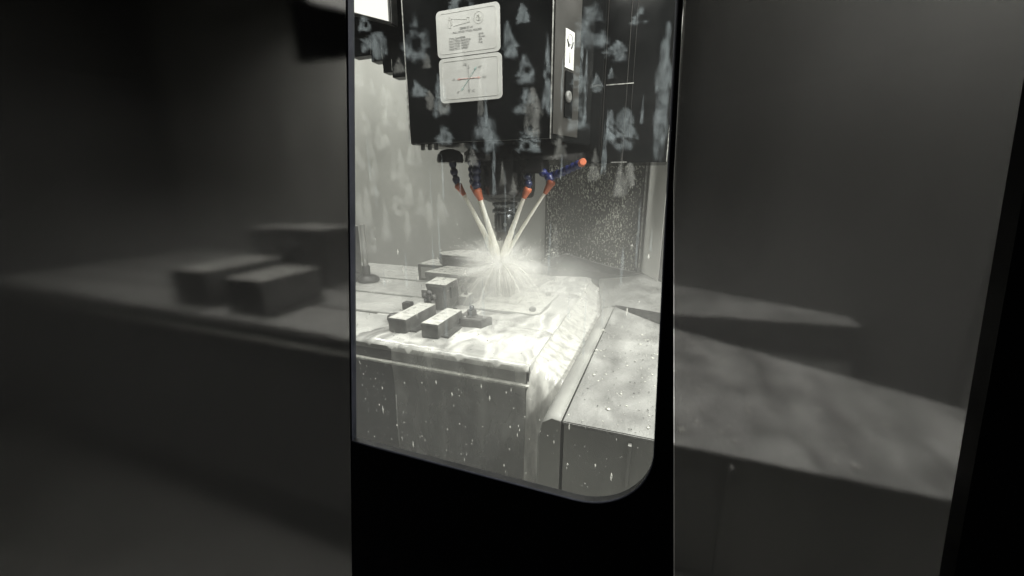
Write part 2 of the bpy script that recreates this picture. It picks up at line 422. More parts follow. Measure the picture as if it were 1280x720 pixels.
for xa, xb, ya, yb, zt_, lb in ((-0.455, -0.400, 0.775, 0.800, 0.014, 'low steel packing strip lying between the clamp jaw and the bars'),
                                (-0.452, -0.428, 0.850, 0.890, 0.030, 'small half buried steel block beside the clamp jaw'),
                                (-0.590, -0.530, 0.900, 0.935, 0.022, 'low steel strip in front of the fixture plate corner')):
    t = thing('packing_block', ((xa + xb) / 2, (ya + yb) / 2, 0.0), lb, 'block')
    MB().box(xa, xb, ya, yb, 0.0, zt_).build('block', 'clamp', t, 0.0015); wet(t, rect(xa, xb, ya, yb), zt_)
    MB().prism(hexagon((xa + xb) / 2, (ya + yb) / 2, 0.006), zt_ + .0013, zt_ + .007).build('bolt', 'dark_steel', t, 0.0008)

t = thing('base_plate', (-0.32, 0.92, 0.0), 'low base plate awash under the spray with bolt heads at its corners', 'fixture')
MB().prism([(-0.425, 0.835), (-0.250, 0.835), (-0.236, 0.850), (-0.236, 1.030), (-0.425, 1.030)], 0.0, 0.0085).build('plate', 'clamp', t, 0.0015)
wet(t, [(-0.425, 0.835), (-0.250, 0.835), (-0.236, 0.850), (-0.236, 1.030), (-0.425, 1.030)], 0.0085, 0.006)
for bx_, by_ in ((-0.262, 0.862), (-0.262, 1.005)):
    MB().prism(hexagon(bx_, by_, 0.0085, .4), 0.0098, 0.018).build('bolt', 'dark_steel', t, 0.001)

# fixture: top slab with a body under it
t = thing('fixture_plate', (-0.49, 0.97, 0.0), 'flat steel fixture plate with a bored hole below the spindle', 'fixture')
MB().prism([(-0.592, 0.925), (-0.43, 0.915), (-0.425, 1.015), (-0.575, 1.02)], 0.048, 0.066).build('top_plate', 'clamp', t, 0.0015); wet(t, [(-0.592, 0.925), (-0.43, 0.915), (-0.425, 1.015), (-0.575, 1.02)], 0.066)
MB().box(-0.515, -0.432, 0.925, 1.01, 0.0, 0.0478).build('body', 'guard_face', t, 0.001)
MB().lathe([(0.010, 0.0), (0.010, 0.002), (0.006, 0.003)], (-0.472, 0.925, 0.028), (0, -1, 0), 20).build('bore', 'dark_steel', t)
t = thing('corner_block', (-0.66, 1.12, 0.0), 'plain square steel block at the left of the raised hexagonal plate', 'block')
MB().box(-0.712, -0.622, 1.075, 1.165, 0.0, 0.052).build('block', 'clamp', t, 0.0015); wet(t, rect(-0.712, -0.622, 1.075, 1.165), 0.052)
MB().box(-0.700, -0.640, 1.0735, 1.0755, 0.008, 0.044).build('recess', 'guard_face', t)
t = thing('raised_plate', (-0.50, 1.09, 0.0), 'raised plate with cut corner and darkened shaded front standing behind the fixture', 'block')
MB().prism([(-0.606, 1.048), (-0.42, 1.044), (-0.395, 1.07), (-0.40, 1.15), (-0.60, 1.155), (-0.635, 1.10), (-0.632, 1.075)], 0.060, 0.092).build('plate', 'clamp', t, 0.0015); wet(t, [(-0.606, 1.048), (-0.42, 1.044), (-0.395, 1.07), (-0.40, 1.15), (-0.60, 1.155), (-0.635, 1.10), (-0.632, 1.075)], 0.092)
MB().box(-0.603, -0.43, 1.0445, 1.0475, 0.063, 0.086).build('front_shade', 'dark_steel', t)  # dark sheet that gives the plate's front its shade
MB().box(-0.59, -0.42, 1.06, 1.14, 0.0, 0.0598).build('pedestal', 'guard_face', t)
t = thing('workpiece', (-0.35, 0.94, 0.0), 'milled block under the cutter hidden by white spray', 'workpiece')
MB().box(-0.400, -0.312, 0.895, 0.985, 0.0098, 0.022).build('block', 'wet_top', t, 0.003)
MB().box(-0.375, -0.337, 0.912, 0.950, 0.0222, 0.092).build('boss', 'clamp', t, 0.001)

# post with a round base
def post(x, y, label):
    t = thing('post_stand', (x, y, 0.0), label, 'stand')
    MB().lathe([(0.030, 0.0), (0.034, 0.004), (0.032, 0.013), (0.020, 0.020), (0.012, 0.022)], (x, y, 0)).build('base', 'dark_steel', t)
    MB().lathe([(0.012, 0.0), (0.0125, 0.03), (0.009, 0.034)], (x - .006, y, .018), n=20).build('collar', 'dark_steel', t)
    MB().lathe([(0.0085, 0.0), (0.0075, 0.13)], (x - .006, y, .05), n=16).build('rod', 'guard_face', t)
    MB().prism(hexagon(x - .045, y - .012, 0.020), 0.0, 0.026).build('nut', 'dark_steel', t, 0.002)
    return t
post(-0.850, 1.005, 'dark post on a round base standing on the table')

# more work holding on the stretch of table behind the smoked screen
bar(-1.16, -1.03, 0.640, 0.86, 0.090, 'broad steel bar farther from its twin behind the smoked screen')
bar(-0.95, -0.83, 0.630, 0.80, 0.085, 'broad steel bar next to the window edge behind the smoked screen')
t = thing('riser_block', (-1.00, 0.97, 0.0), 'tall riser block with a dark lobed nut behind the smoked screen', 'block')
MB().box(-1.10, -0.90, 0.90, 1.04, 0.0, 0.17).build('block', 'clamp', t, 0.002); wet(t, rect(-1.10, -0.90, 0.90, 1.04), 0.17)
mb = MB(); mb.lathe([(0.016, 0), (0.018, 0.010), (0.010, 0.026)], (-1.03, 0.899, 0.115), (0, -1, 0))
for k in range(5):
    a = 2 * math.pi * k / 5 + .3
    mb.lathe([(0.006, 0), (0.012, 0.004), (0.012, 0.016), (0.004, 0.020)], (-1.03 + 0.024 * math.cos(a), 0.898, 0.115 + 0.024 * math.sin(a)), (0, -1, 0), 12)
mb.build('lobed_nut', 'dark_steel', t)
t = thing('square_block', (-1.34, 1.16, 0.0), 'flat square block behind the riser on the smoked side', 'block')
MB().box(-1.45, -1.22, 1.08, 1.24, 0.0, 0.14).build('block', 'clamp', t, 0.002); wet(t, rect(-1.45, -1.22, 1.08, 1.24), 0.14)

# ------------------------------------------------------------------ right side: guard, chute, way cover
t = thing('side_guard', (0.1, 0.70, -0.45), 'wet sheet metal guard box with a seam right of the table', 'guard')
mb = MB()
top = [(-0.096, 0.456), (0.44, 0.456), (0.44, 0.66), (0.027, 0.890), (-0.086, 0.995)]
n = len(top)
mb.prism(top, -0.006, 0.0); mb.build('top_sheet', 'guard', t, 0.0012)
MB().prism([(-0.094, 0.458), (0.438, 0.458), (0.438, 0.658), (0.026, 0.887), (-0.084, 0.99)], -0.45, -0.0062).build('skirt', 'guard_face', t)
mb = MB()                                            # rolled left flange below the seam
v = []; K = 24
for j in range(K + 1):
    y = 0.456 + (0.99 - 0.456) * j / K
    xx = -0.098 + 0.010 * j / K
    w = 0.0008 * noise.noise((y * 30, 0, 1))
    v += [(xx, y, -0.002 + w), (xx - 0.012, y, 0.0 + w), (xx - 0.024, y, -0.008 + w), (xx - 0.029, y, -0.03), (xx - 0.030, y, -0.40)]
f = [(j * 5 + k, j * 5 + k + 1, (j + 1) * 5 + k + 1, (j + 1) * 5 + k) for j in range(K) for k in range(4)]
mb.add(v, f, True); mb.add([v[i] for i in range(5)] + [(-0.098, 0.456, -0.40)], [(0, 1, 2, 3, 4, 5)]); fo = mb.build('flange', 'guard_face', t)
fo.modifiers.new('thickness', 'SOLIDIFY').thickness = 0.002
mb = MB(); rg = random.Random(8)                     # splashes lying on the top sheet
for k in range(420):
    x, y = rg.uniform(-0.092, 0.30), rg.uniform(0.459, 0.86)
    if y > 0.89 - (x + .0) * .55 - .02: continue
    r0 = 0.0006 + 0.0042 * rg.random() ** 4
    mb.blob((x, y, 0.0003), r0 * rg.uniform(.7, 1.6), r0 * rg.uniform(.7, 1.6), 0.0008)
tag(mb.build('coolant_splashes', 'drop', t), kind='stuff')
MB().box(-0.012, -0.008, 0.450, 0.4575, -0.30, -0.012).build('front_rib', 'guard_face', t)
MB().box(0.10, 0.104, 0.450, 0.4575, -0.30, -0.012).build('front_rib', 'guard_face', t)

t = thing('chip_chute', (0.05, 1.15, -0.4), 'pale sloping chip chute sheet behind the guard', 'chute')
mb = MB()
A = [(-0.120, 1.025, -0.012), (-0.084, 1.005, 0.002), (0.030, 0.895, 0.026), (0.36, 0.86, 0.05), (0.36, 1.05, 0.05), (0.03, 1.30, 0.014), (-0.04, 1.425, 0.004), (-0.19, 1.425, -0.012)]
n = len(A)
mb.add(A + [(x, y, -0.4) for x, y, z in A], [tuple(range(n))] + [(i, i + n, (i + 1) % n + n, (i + 1) % n) for i in range(n)])
mb.build('sheet', 'guard', t)
mb = MB(); e0 = [Vector(A[1]), Vector(A[2]), Vector(A[3])]
q = [p + Vector((-0.0012, -0.0016, 0)) for p in e0]
mb.add([tuple(p) for p in q] + [(p.x, p.y, -0.02) for p in q] + [tuple(p + Vector((.001, .0012, 0))) for p in q], [(0, 3, 4, 1), (1, 4, 5, 2), (0, 1, 7, 6), (1, 2, 8, 7)])
mb.build('step_shade', 'wedge', t)  # dark strip that puts the step face's shade into colour
t = thing('way_cover', (-0.2, 1.36, -0.1), 'dark peaked way cover in front of the speckled rear panel', 'cover')
mb = MB()
ridge = [(-0.385, 1.36, 0.032), (-0.297, 1.37, 0.062), (-0.142, 1.38, 0.024), (-0.026, 1.39, 0.004)]
front = [(-0.375, 1.33, 0.024), (-0.312, 1.325, 0.022), (-0.150, 1.335, 0.010), (-0.026, 1.37, -0.002)]
back = [(p[0], p[1] + .035, p[2] - .02) for p in ridge]
low = [(p[0], p[1] - .002, -0.10) for p in front]
v = back + ridge + front + low
f = [(r * 4 + k, (r + 1) * 4 + k, (r + 1) * 4 + k + 1, r * 4 + k + 1) for r in range(3) for k in range(3)]
mb.add(v, f); mb.build('folded_sheet', 'wedge', t)
mb = MB(); mb.tube([Vector(p) + Vector((0, -.002, .001)) for p in ridge], 0.0016, 6); mb.build('ridge_trim', 'guard', t)

# ------------------------------------------------------------------ spindle head
hd = thing('spindle_unit', (-0.36, 0.95, 0.38), 'tall glossy black spindle head casing carrying two white plates', 'machine unit')
P = [(-0.516, 0.780), (-0.206, 0.780), (-0.158, 0.930), (-0.158, 1.098), (-0.516, 1.098)]
MB().prism(P, 0.381, 1.10).build('casing', 'head', hd, 0.002)
# slanted side cover in a browner tone
def side_pt(s, off=0.0):
    a = Vector((-0.206, 0.780, 0)); b = Vector((-0.158, 0.930, 0)); d = (b - a).normalized(); nrm = Vector((d.y, -d.x, 0))
    return a + (b - a) * s + nrm * off
def side_panel(s0, s1, z0, z1, off0, off1, name, mat, parent, bevel=0.0):
    mb = MB()
    c = [side_pt(s0, off0), side_pt(s1, off0), side_pt(s1, off1), side_pt(s0, off1)]
    vv = [(p.x, p.y, z) for z in (z0, z1) for p in c]
    mb.add(vv, [(0, 1, 2, 3), (7, 6, 5, 4), (1, 0, 4, 5), (2, 1, 5, 6), (3, 2, 6, 7), (0, 3, 7, 4)])
    return mb.build(name, mat, parent, bevel)
side_panel(0.02, 0.62, 0.392, 1.0, 0.0004, 0.0024, 'side_cover', 'head_side', hd)
MB().box(-0.2075, -0.2055, 0.7785, 0.7800, 0.383, 1.0).build('edge_highlight', 'trim', hd)  # bright strip drawn for the highlight on the casing edge
MB().box(-0.5168, -0.5152, 0.7788, 0.7800, 0.383, 1.0).build('edge_highlight', 'trim', hd)
MB().box(-0.512, -0.21, 0.7785, 0.7795, 0.3825, 0.3835).build('bottom_trim', 'head_side', hd)
for x in (-0.495, -0.478, -0.462, -0.235):
    MB().lathe([(0.0045, 0), (0.0045, 0.010), (0.002, 0.011)], (x, 0.795, 0.381), (0, 0, -1), 12).build('bolt', 'dark_steel', hd)
# warning plate and push switch on the slanted side
sg = side_panel(0.235, 0.44, 0.512, 0.577, 0.0026, 0.0042, 'warning_plate', 'plate', hd)
sg['label'] = 'small white pictogram plate'
def side_stroke(parent, pts, w, name, mat='black', closed=False):
    mb = MB(); q = [(side_pt(s, 0.0047), z) for s, z in pts]
    q = [Vector((p.x, p.y, z)) for p, z in q]
    if closed: q.append(q[0])
    mb.tube(q, w, 6); return mb.build(name, mat, parent)
side_stroke(sg, [(0.34 + 0.055 * math.cos(a * .5236), 0.562 + 0.009 * math.sin(a * .5236)) for a in range(12)], 0.0006, 'head_circle', 'ink', True)
side_stroke(sg, [(0.27, 0.560), (0.31, 0.5485)], 0.0016, 'mark')
side_stroke(sg, [(0.41, 0.5590), (0.37, 0.5475)], 0.0016, 'mark')
side_stroke(sg, [(0.34, 0.540), (0.34, 0.522)], 0.0010, 'stem', 'ink')
sw = side_panel(0.25, 0.43, 0.425, 0.507, 0.0026, 0.0060, 'switch_plate', 'head', hd, 0.001)
c = side_pt(0.31, 0.006); nrm = (side_pt(0, 1) - side_pt(0, 0)).normalized()
mb = MB(); mb.lathe([(0.0105, 0), (0.0105, 0.003), (0.006, 0.0045)], (c.x, c.y, 0.462), nrm, 24); mb.build('button', 'clamp', sw)

def rrect(x0, x1, z0, z1, r, n=6):
    pts = []
    for cx, cz, a0 in ((x1 - r, z0 + r, -90), (x1 - r, z1 - r, 0), (x0 + r, z1 - r, 90), (x0 + r, z0 + r, 180)):
        for k in range(n + 1):
            a = R(a0 + 90 * k / n); pts.append((cx + r * math.cos(a), cz + r * math.sin(a)))
    return pts
def rot2(pts, c, a):
    ca, sa = math.cos(a), math.sin(a)
    return [(c[0] + ca * (x - c[0]) - sa * (z - c[1]), c[1] + sa * (x - c[0]) + ca * (z - c[1])) for x, z in pts]

Y0 = 0.7776                                          # front of the plates
def text_mesh(body, size, x, z, rot, parent, name, mat='ink', align='LEFT', y=Y0 - 0.0004):
    cu = bpy.data.curves.new('txt', 'FONT'); cu.body = body; cu.size = size; cu.align_x = align; cu.align_y = 'CENTER'
    cu.resolution_u = 2; cu.extrude = 0.00015
    to = bpy.data.objects.new('txt', cu); COL.objects.link(to)
    me = bpy.data.meshes.new_from_object(to.evaluated_get(bpy.context.evaluated_depsgraph_get()))
    bpy.data.objects.remove(to); bpy.data.curves.remove(cu)
    me.name = name
    off = parent_origin(parent)
    me.transform(Matrix.Translation(Vector((x, y, z)) - off) @ Matrix.Rotation(-rot, 4, 'Y') @ Matrix.Rotation(R(90), 4, 'X'))
    me.materials.clear(); me.materials.append(M[mat])
    o = bpy.data.objects.new(name, me); COL.objects.link(o); o.parent = parent
    return o
def outline(pts, w, parent, name, mat='ink_line', y=Y0 - 0.0003, closed=True):
    mb = MB(); q = [Vector((x, y, z)) for x, z in pts]
    if closed: q.append(q[0])
    mb.tube(q, w, 5); return mb.build(name, mat, parent)

TIL = R(0.6)
# upper data plate
cen = (-0.372, 0.580)
dp = MB().slab(rot2(rrect(-0.4395, -0.3070, 0.5400, 0.6215, 0.009), cen, TIL), Y0, 0.7797).build('data_plate', 'plate', hd)
dp['label'] = 'white data plate with small lettering'
outline(rot2(rrect(-0.4330, -0.3135, 0.5460, 0.6155, 0.006), cen, TIL), 0.00035, dp, 'border')
def at(x, z): return rot2([(x, z)], cen, TIL)[0]
rows = [('TOOL DIAMETER', 'BT40'), ('MAX TOOL DIAMETER', '80 mm'), ('MAX TOOL LENGTH', '250'), ('MAX TOOL WEIGHT', '8 kg'), ('MAX TOOL OFFSET', '')]
for i, (a, b) in enumerate(rows):
    x, z = at(-0.4130, 0.5712 - 0.0045 * i); text_mesh(a, 0.0046, x, z, TIL, dp, 'lettering')
    if b:
        x, z = at(-0.3500, 0.5732 - 0.0045 * i); text_mesh(b, 0.0046, x, z, TIL, dp, 'lettering')
x, z = at(-0.3755, 0.5868); text_mesh('SERIES BT 40', 0.0050, x, z, TIL, dp, 'lettering', align='CENTER')
x, z = at(-0.3735, 0.5812); text_mesh('PULL STUD / TOOL HOLDER', 0.0048, x, z, TIL, dp, 'lettering', align='CENTER')
# pull stud drawing, taper lines and flange circle
for (a, b, c_, d) in ((-0.4130, -0.4080, 0.5900, 0.6030), (-0.4115, -0.4095, 0.6030, 0.6080), (-0.4070, -0.4040, 0.5950, 0.6050)):
    p = rot2([(a, c_), (b, c_), (b, d), (a, d)], cen, TIL); outline(p, 0.00035, dp, 'diagram', 'ink_line')
outline([at(-0.402, 0.604), at(-0.374, 0.6010)], 0.0003, dp, 'diagram', 'ink_line', closed=False)
outline([at(-0.402, 0.5925), at(-0.374, 0.5950)], 0.0003, dp, 'diagram', 'ink_line', closed=False)
p = rot2([(-0.374, 0.5955), (-0.368, 0.5955), (-0.368, 0.6035), (-0.374, 0.6035)], cen, TIL); outline(p, 0.0005, dp, 'diagram', 'ink_line')
cc = at(-0.349, 0.6005)
for r, w in ((0.0100, 0.00035), (0.0045, 0.0007), (0.0022, 0.0008)):
    outline([(cc[0] + r * math.cos(k * .3927), cc[1] + r * math.sin(k * .3927)) for k in range(16)], w, dp, 'diagram', 'ink_line')
# lower axis plate
cen = (-0.370, 0.498)
ap = MB().slab(rot2(rrect(-0.4370, -0.3035, 0.4580, 0.5385, 0.009), cen, TIL), Y0, 0.7797).build('axis_plate', 'plate', hd)
ap['label'] = 'white plate with crossed axis arrows'
outline(rot2(rrect(-0.4300, -0.3100, 0.4645, 0.5325, 0.006), cen, TIL), 0.00045, ap, 'border')
def arrow(a, b, mat, heads=True):
    a = Vector((a[0], 0, a[1])); b = Vector((b[0], 0, b[1])); d = (b - a).normalized(); nn = Vector((-d.z, 0, d.x))
    mb = MB(); o = Vector((0, Y0 - 0.0004, 0))
    def tri(tip, dr):
        q = [tip + o, tip - dr * 0.0065 + nn * 0.0024 + o, tip - dr * 0.0065 - nn * 0.0024 + o]
        mb.add(q + [x + Vector((0, -.0002, 0)) for x in q], [(0, 1, 2), (5, 4, 3), (0, 3, 4, 1), (1, 4, 5, 2), (2, 5, 3, 0)])
    mb.tube([a + d * .004 + o, b - d * .004 + o], 0.0006, 5); tri(b, d)
    tri(a, -d)
    return mb.build('arrow', mat, ap)
cx, cz = -0.3725, 0.4990
arrow((cx, cz - 0.0260), (cx, cz + 0.0245), 'ink')
arrow((cx - 0.0260, cz), (cx + 0.0260, cz), 'ink_red')
arrow((cx - 0.0175, cz - 0.0215), (cx + 0.0175, cz + 0.0200), 'ink_green')
for s_, dx, dz in (('+Z', -0.008, 0.0245), ('-Z', 0.009, -0.0225), ('-X', -0.033, 0.0), ('+X', 0.033, 0.0), ('+Y', 0.024, 0.018), ('-Y', -0.024, -0.0235)):
    text_mesh(s_, 0.0062, cx + dx, cz + dz, TIL, ap, 'lettering', align='CENTER')

# wide column casing behind the head
cc_ = thing('column_casing', (-0.08, 1.10, 0.35), 'wide black column casing with panel seams behind the head', 'casing')
MB().box(-0.30, 0.006, 1.100, 1.30, 0.352, 1.10).build('casing', 'head', cc_, 0.002)
MB().box(-0.1525, -0.1035, 1.0955, 1.0995, 0.358, 1.0).build('panel', 'head', cc_, 0.0008)
MB().box(-0.1022, -0.1008, 1.097, 1.0998, 0.358, 1.0).build('seam_trim', 'head_side', cc_)
MB().box(-0.0885, -0.0878, 1.0975, 1.0998, 0.40, 1.0).build('seam_trim', 'head_side', cc_)
MB().box(-0.156, -0.1545, 1.097, 1.0998, 0.358, 1.0).build('seam_trim', 'head_side', cc_)
MB().box(-0.151, -0.086, 1.0945, 1.0955, 0.5345, 0.5365).build('handle_line', 'trim', cc_)
MB().box(0.0035, 0.0058, 1.0985, 1.0998, 0.353, 1.0).build('edge_highlight', 'trim', cc_)
MB().box(-0.13, -0.09, 1.098, 1.0997, 0.3525, 0.3545).build('edge_highlight', 'trim', cc_)

# stepped black cover at the left of the head
st = thing('stepped_cover', (-0.66, 0.99, 0.56), 'black stepped cover plates running left from the spindle head', 'cover')
steps = [(-1.05, -0.845, 0.650, 1.020), (-0.845, -0.775, 0.641, 1.014), (-0.775, -0.735, 0.622, 1.008), (-0.735, -0.702, 0.590, 1.002), (-0.702, -0.5175, 0.574, 0.996)]
for xa, xb, zb, y in steps:
    pl = MB().box(xa, xb - .0005, y, y + .030, zb, 1.05).build('plate', 'head', st, 0.001)
    MB().box(xb - .004, xb - .001, y - .0012, y - .0001, zb + .003, zb + .030).build('bright_edge', 'trim', pl)

# ------------------------------------------------------------------ spindle nose, tool and coolant hoses
SX, SY = -0.357, 0.93
nz_ = thing('spindle_nose', (SX, SY, 0.27), 'black cylindrical spindle nose with a wide flange under the head', 'spindle')
MB().lathe([(0.150, 0.0), (0.150, 0.022), (0.140, 0.030)], (SX + .03, SY + .06, 0.350), n=48).build('flange', 'spindle', nz_)
MB().lathe([(0.066, 0.0), (0.070, 0.004), (0.073, 0.02), (0.073, 0.06), (0.078, 0.075), (0.078, 0.085)], (SX, SY, 0.268), n=48).build('nose', 'spindle', nz_)
MB().lathe([(0.036, 0.0), (0.052, 0.006), (0.052, 0.012)], (SX, SY, 0.257), n=40).build('drive_ring', 'spindle', nz_)
for k, (x, y) in enumerate(((-0.478, 0.885), (-0.375, 0.835))):
    mb = MB(); mb.lathe([(0.030, 0.0), (0.032, 0.006), (0.030, 0.018), (0.022, 0.027), (0.008, 0.031)], (x, y, 0.348), n=28)
    mb.build('domed_mount', 'spindle', nz_)
MB().box(SX + 0.050, SX + 0.11, 0.86, 0.93, 0.322, 0.352).build('hose_block', 'spindle', nz_, 0.003)

tl = thing('milling_tool', (SX, SY, 0.12), 'steel tool holder with grooved flange and dark cutter under the spindle', 'tool')
MB().lathe([(0.020, 0.0), (0.031, 0.002), (0.031, 0.009), (0.026, 0.013), (0.026, 0.016), (0.031, 0.020), (0.031, 0.027), (0.022, 0.029)], (SX, SY, 0.230), n=40).build('grooved_flange', 'steel', tl)
MB().lathe([(0.0245, 0.0), (0.0265, 0.004), (0.0265, 0.040), (0.024, 0.044)], (SX, SY, 0.186), n=36).build('holder_body', 'steel', tl)
MB().lathe([(0.020, 0.0), (0.022, 0.005), (0.022, 0.022)], (SX, SY, 0.164), n=32).build('collet_nut', 'dark_steel', tl)
mb = MB(); mb.lathe([(0.011, 0.0), (0.012, 0.004), (0.012, 0.045), (0.010, 0.062)], (SX, SY, 0.103), n=24)
for k in range(3):
    a = k * 2.094
    mb.tube([(SX + .012 * math.cos(a + t_ * 2.5), SY + .012 * math.sin(a + t_ * 2.5), 0.104 + 0.035 * t_) for t_ in [i / 8 for i in range(9)]], 0.0022, 6)
mb.build('cutter', 'dark_steel', tl)
MB().lathe([(0.0045, 0), (0.0045, 0.002)], (SX + .010, SY - .0255, 0.205), (0.35, -1, 0), 12).build('set_screw', 'trim', tl)

HIT = Vector((SX - 0.002, SY - 0.03, 0.112))
def hose(path, tip, label, mat='hose_dark', r=0.0088, jet=True, jetlabel=None, jr=(0.0042, 0.0105), cone=(0.0095, 0.0048)):
    base = Vector(path[0])
    t = thing('coolant_hose', base, label, 'hose', 'segmented coolant hoses round the spindle')
    pts = [Vector(p) for p in path]
    dense = []; rad = []                             # beads of the jointed hose
    total = sum((pts[i + 1] - pts[i]).length for i in range(len(pts) - 1))
    beads = max(3, int(total / 0.014))
    def along(s_):
        d = s_ * total
        for i in range(len(pts) - 1):
            L = (pts[i + 1] - pts[i]).length
            if d <= L or i == len(pts) - 2: return pts[i].lerp(pts[i + 1], min(1, d / L))
            d -= L
    prof = [(0.0, 0.72), (0.12, 1.0), (0.45, 1.05), (0.62, 0.92), (0.80, 0.70)]
    for b in range(beads):
        for fr_, rr in prof:
            dense.append(along((b + fr_) / beads)); rad.append(rr * r)
    dense.append(along(1.0)); rad.append(r * .7)
    mb = MB(); mb.tube(dense, rad, 14); mb.build('jointed_hose', mat, t)
    e = pts[-1]; tip = Vector(tip); d = (tip - e).normalized()
    L = (tip - e).length
    mb = MB(); mb.lathe([(cone[0] * .8, -0.001), (cone[0], 0.002), (cone[0], 0.006), (cone[0] * .86, 0.009), (cone[1] * 1.15, L * .9), (cone[1], L)], e, d, 18)
    mb.build('nozzle', 'orange', t)
    if jet:
        hit = HIT + Vector(((tip.x - HIT.x) * .05, 0, 0.004))
        n_ = 56; dv = hit - tip; js = []; jrad = []
        side = dv.cross(Vector((0, 1, 0))).normalized()
        for i in range(n_ + 1):
            q = i / n_
            p = tip + dv * q - d * 0.003 * (1 - q)
            p += side * (0.0012 * q * noise.noise((q * 9, tip.x * 50, 0))) + Vector((0, 0, 0.010 * q * (1 - q)))
            js.append(p); jrad.append(jr[0] + (jr[1] - jr[0]) * q ** 1.6 + 0.0019 * q * noise.noise((q * 30, tip.x * 90, 5)))
        mb = MB(); mb.tube(js, jrad, 12, caps=False)
        jo = mb.build('coolant_jet', 'jet'); tag(jo, jetlabel, 'coolant', 'coolant jets aimed at the cutter')
    return t
hose([(-0.470, 0.88, 0.352), (-0.466, 0.88, 0.325), (-0.458, 0.88, 0.298)], (-0.4405, 0.88, 0.2735),
     'dark hose with orange nozzle hanging outermost below the domed mount', jetlabel='white coolant jet from the outermost nozzle below the domed mount')
hose([(-0.452, 0.94, 0.355), (-0.450, 0.94, 0.325), (-0.447, 0.94, 0.297)], (-0.437, 0.94, 0.270),
     'thin hose and orange nozzle half hidden behind its neighbours', jetlabel='thin white coolant jet behind the others', r=0.0075, jr=(0.0022, 0.0055), cone=(0.0085, 0.0040))
hose([(-0.392, 0.845, 0.350), (-0.393, 0.845, 0.318), (-0.393, 0.845, 0.288)], (-0.3845, 0.850, 0.2640),
     'dark blue hose with orange nozzle against the spindle nose beside the domed mounts', jetlabel='thick white coolant jet falling along the tool from the nose nozzle', r=0.0105, jr=(0.0042, 0.0100), cone=(0.0105, 0.0058))
hose([(-0.283, 0.875, 0.350), (-0.281, 0.875, 0.318), (-0.280, 0.875, 0.291)], (-0.2905, 0.875, 0.2690),
     'blue hose with orange nozzle close to the spindle beside the hose block', jetlabel='white coolant jet beside the tool from the short blue hose', r=0.0092, cone=(0.0098, 0.0052))
hose([(-0.283, 0.905, 0.338), (-0.262, 0.89, 0.331), (-0.240, 0.885, 0.318), (-0.228, 0.883, 0.306)], (-0.2445, 0.885, 0.2790),
     'bright blue bent hose with orange nozzle swung out to the side', 'hose_blue', jetlabel='slanting white coolant jet from the bent blue hose', r=0.0090, jr=(0.0032, 0.006))
hose([(-0.235, 0.90, 0.316), (-0.205, 0.885, 0.325), (-0.175, 0.868, 0.336), (-0.160, 0.858, 0.341)], (-0.1520, 0.830, 0.3425),
     'bright blue hose reaching sideways with a dry round orange nozzle', 'hose_blue', r=0.0086, jet=False, cone=(0.0080, 0.0062))

# ------------------------------------------------------------------ coolant: wash on the table, overflow, cascade, spray
mb = MB(); nx, ny = 150, 110; v = []; f = []
for j in range(ny + 1):
    for i in range(nx + 1):
        x = -0.62 + (0.434) * i / nx; y = 0.602 + 0.655 * j / ny
        d = math.hypot(x - HIT.x, y - HIT.y)
        deep = 0.004 * min(1, max(0, (y - 0.63) / 0.06)) * min(1, max(0, (x + 0.52) / 0.08)) * (1 + noise.noise((x * 14, y * 14, 11)))
        z = 0.0026 + 0.0016 * (noise.noise((x * 22, y * 22, 1)) + .5 * noise.noise((x * 60, y * 60, 4))) + 0.0025 * math.sin(d * 150) * math.exp(-d * 9)
        left = min(1, max(0, (x + 0.60 + .05 * noise.noise((y * 12, 0, 9))) / 0.10))
        z = -0.003 + (z + 0.003) * left if left < 1 else z
        z += deep
        if x > -0.196: z -= (x + 0.196) * 0.4
        for ys_ in (0.762, 1.065):
            z -= 0.008 * math.exp(-((y - ys_ - .004 * noise.noise((x * 20, 1, ys_))) / 0.006) ** 2) * min(1, max(0, (x + 0.36) / 0.06))
        if j == 0: y = 0.5955; z = -0.004 - 0.016 * max(0, noise.noise((x * 55, 3, 1)) + .25 * noise.noise((x * 160, 3, 1))) if left > .9 else -0.004
        elif j == 1: y = 0.5975; z = min(z, 0.0)
        v.append((x, y, z))
for j in range(ny):
    for i in range(nx):
        a = j * (nx + 1) + i; f.append((a, a + 1, a + nx + 2, a + nx + 1))
mb.add(v, f, True)
tag(mb.build('coolant_wash', 'wash'), 'milky white coolant washing over the table round the clamps', 'coolant', kind='stuff')

mb = MB(); v = []; f = []; nx, nz2 = 90, 50          # thin veil running down the table front
for j in range(nz2 + 1):
    for i in range(nx + 1):
        q = j / nz2
        x = -0.462 + 0.272 * i / nx + (0.012 * q if i == 0 else 0)
        z = 0.003 - 0.40 * q
        y = 0.594 - 0.004 * noise.noise((x * 40, z * 8, 0)) - (0.006 if q > .08 else 0.004 * q / .08)
        if j == 0: y = 0.605
        v.append((x, y, z))
for j in range(nz2):
    for i in range(nx):
        a = j * (nx + 1) + i; f.append((a + 1, a, a + nx + 1, a + nx + 2))
mb.add(v, f, True)
tag(mb.build('coolant_veil', 'veil'), 'thin milky veil of coolant running down the table front', 'coolant', kind='stuff')

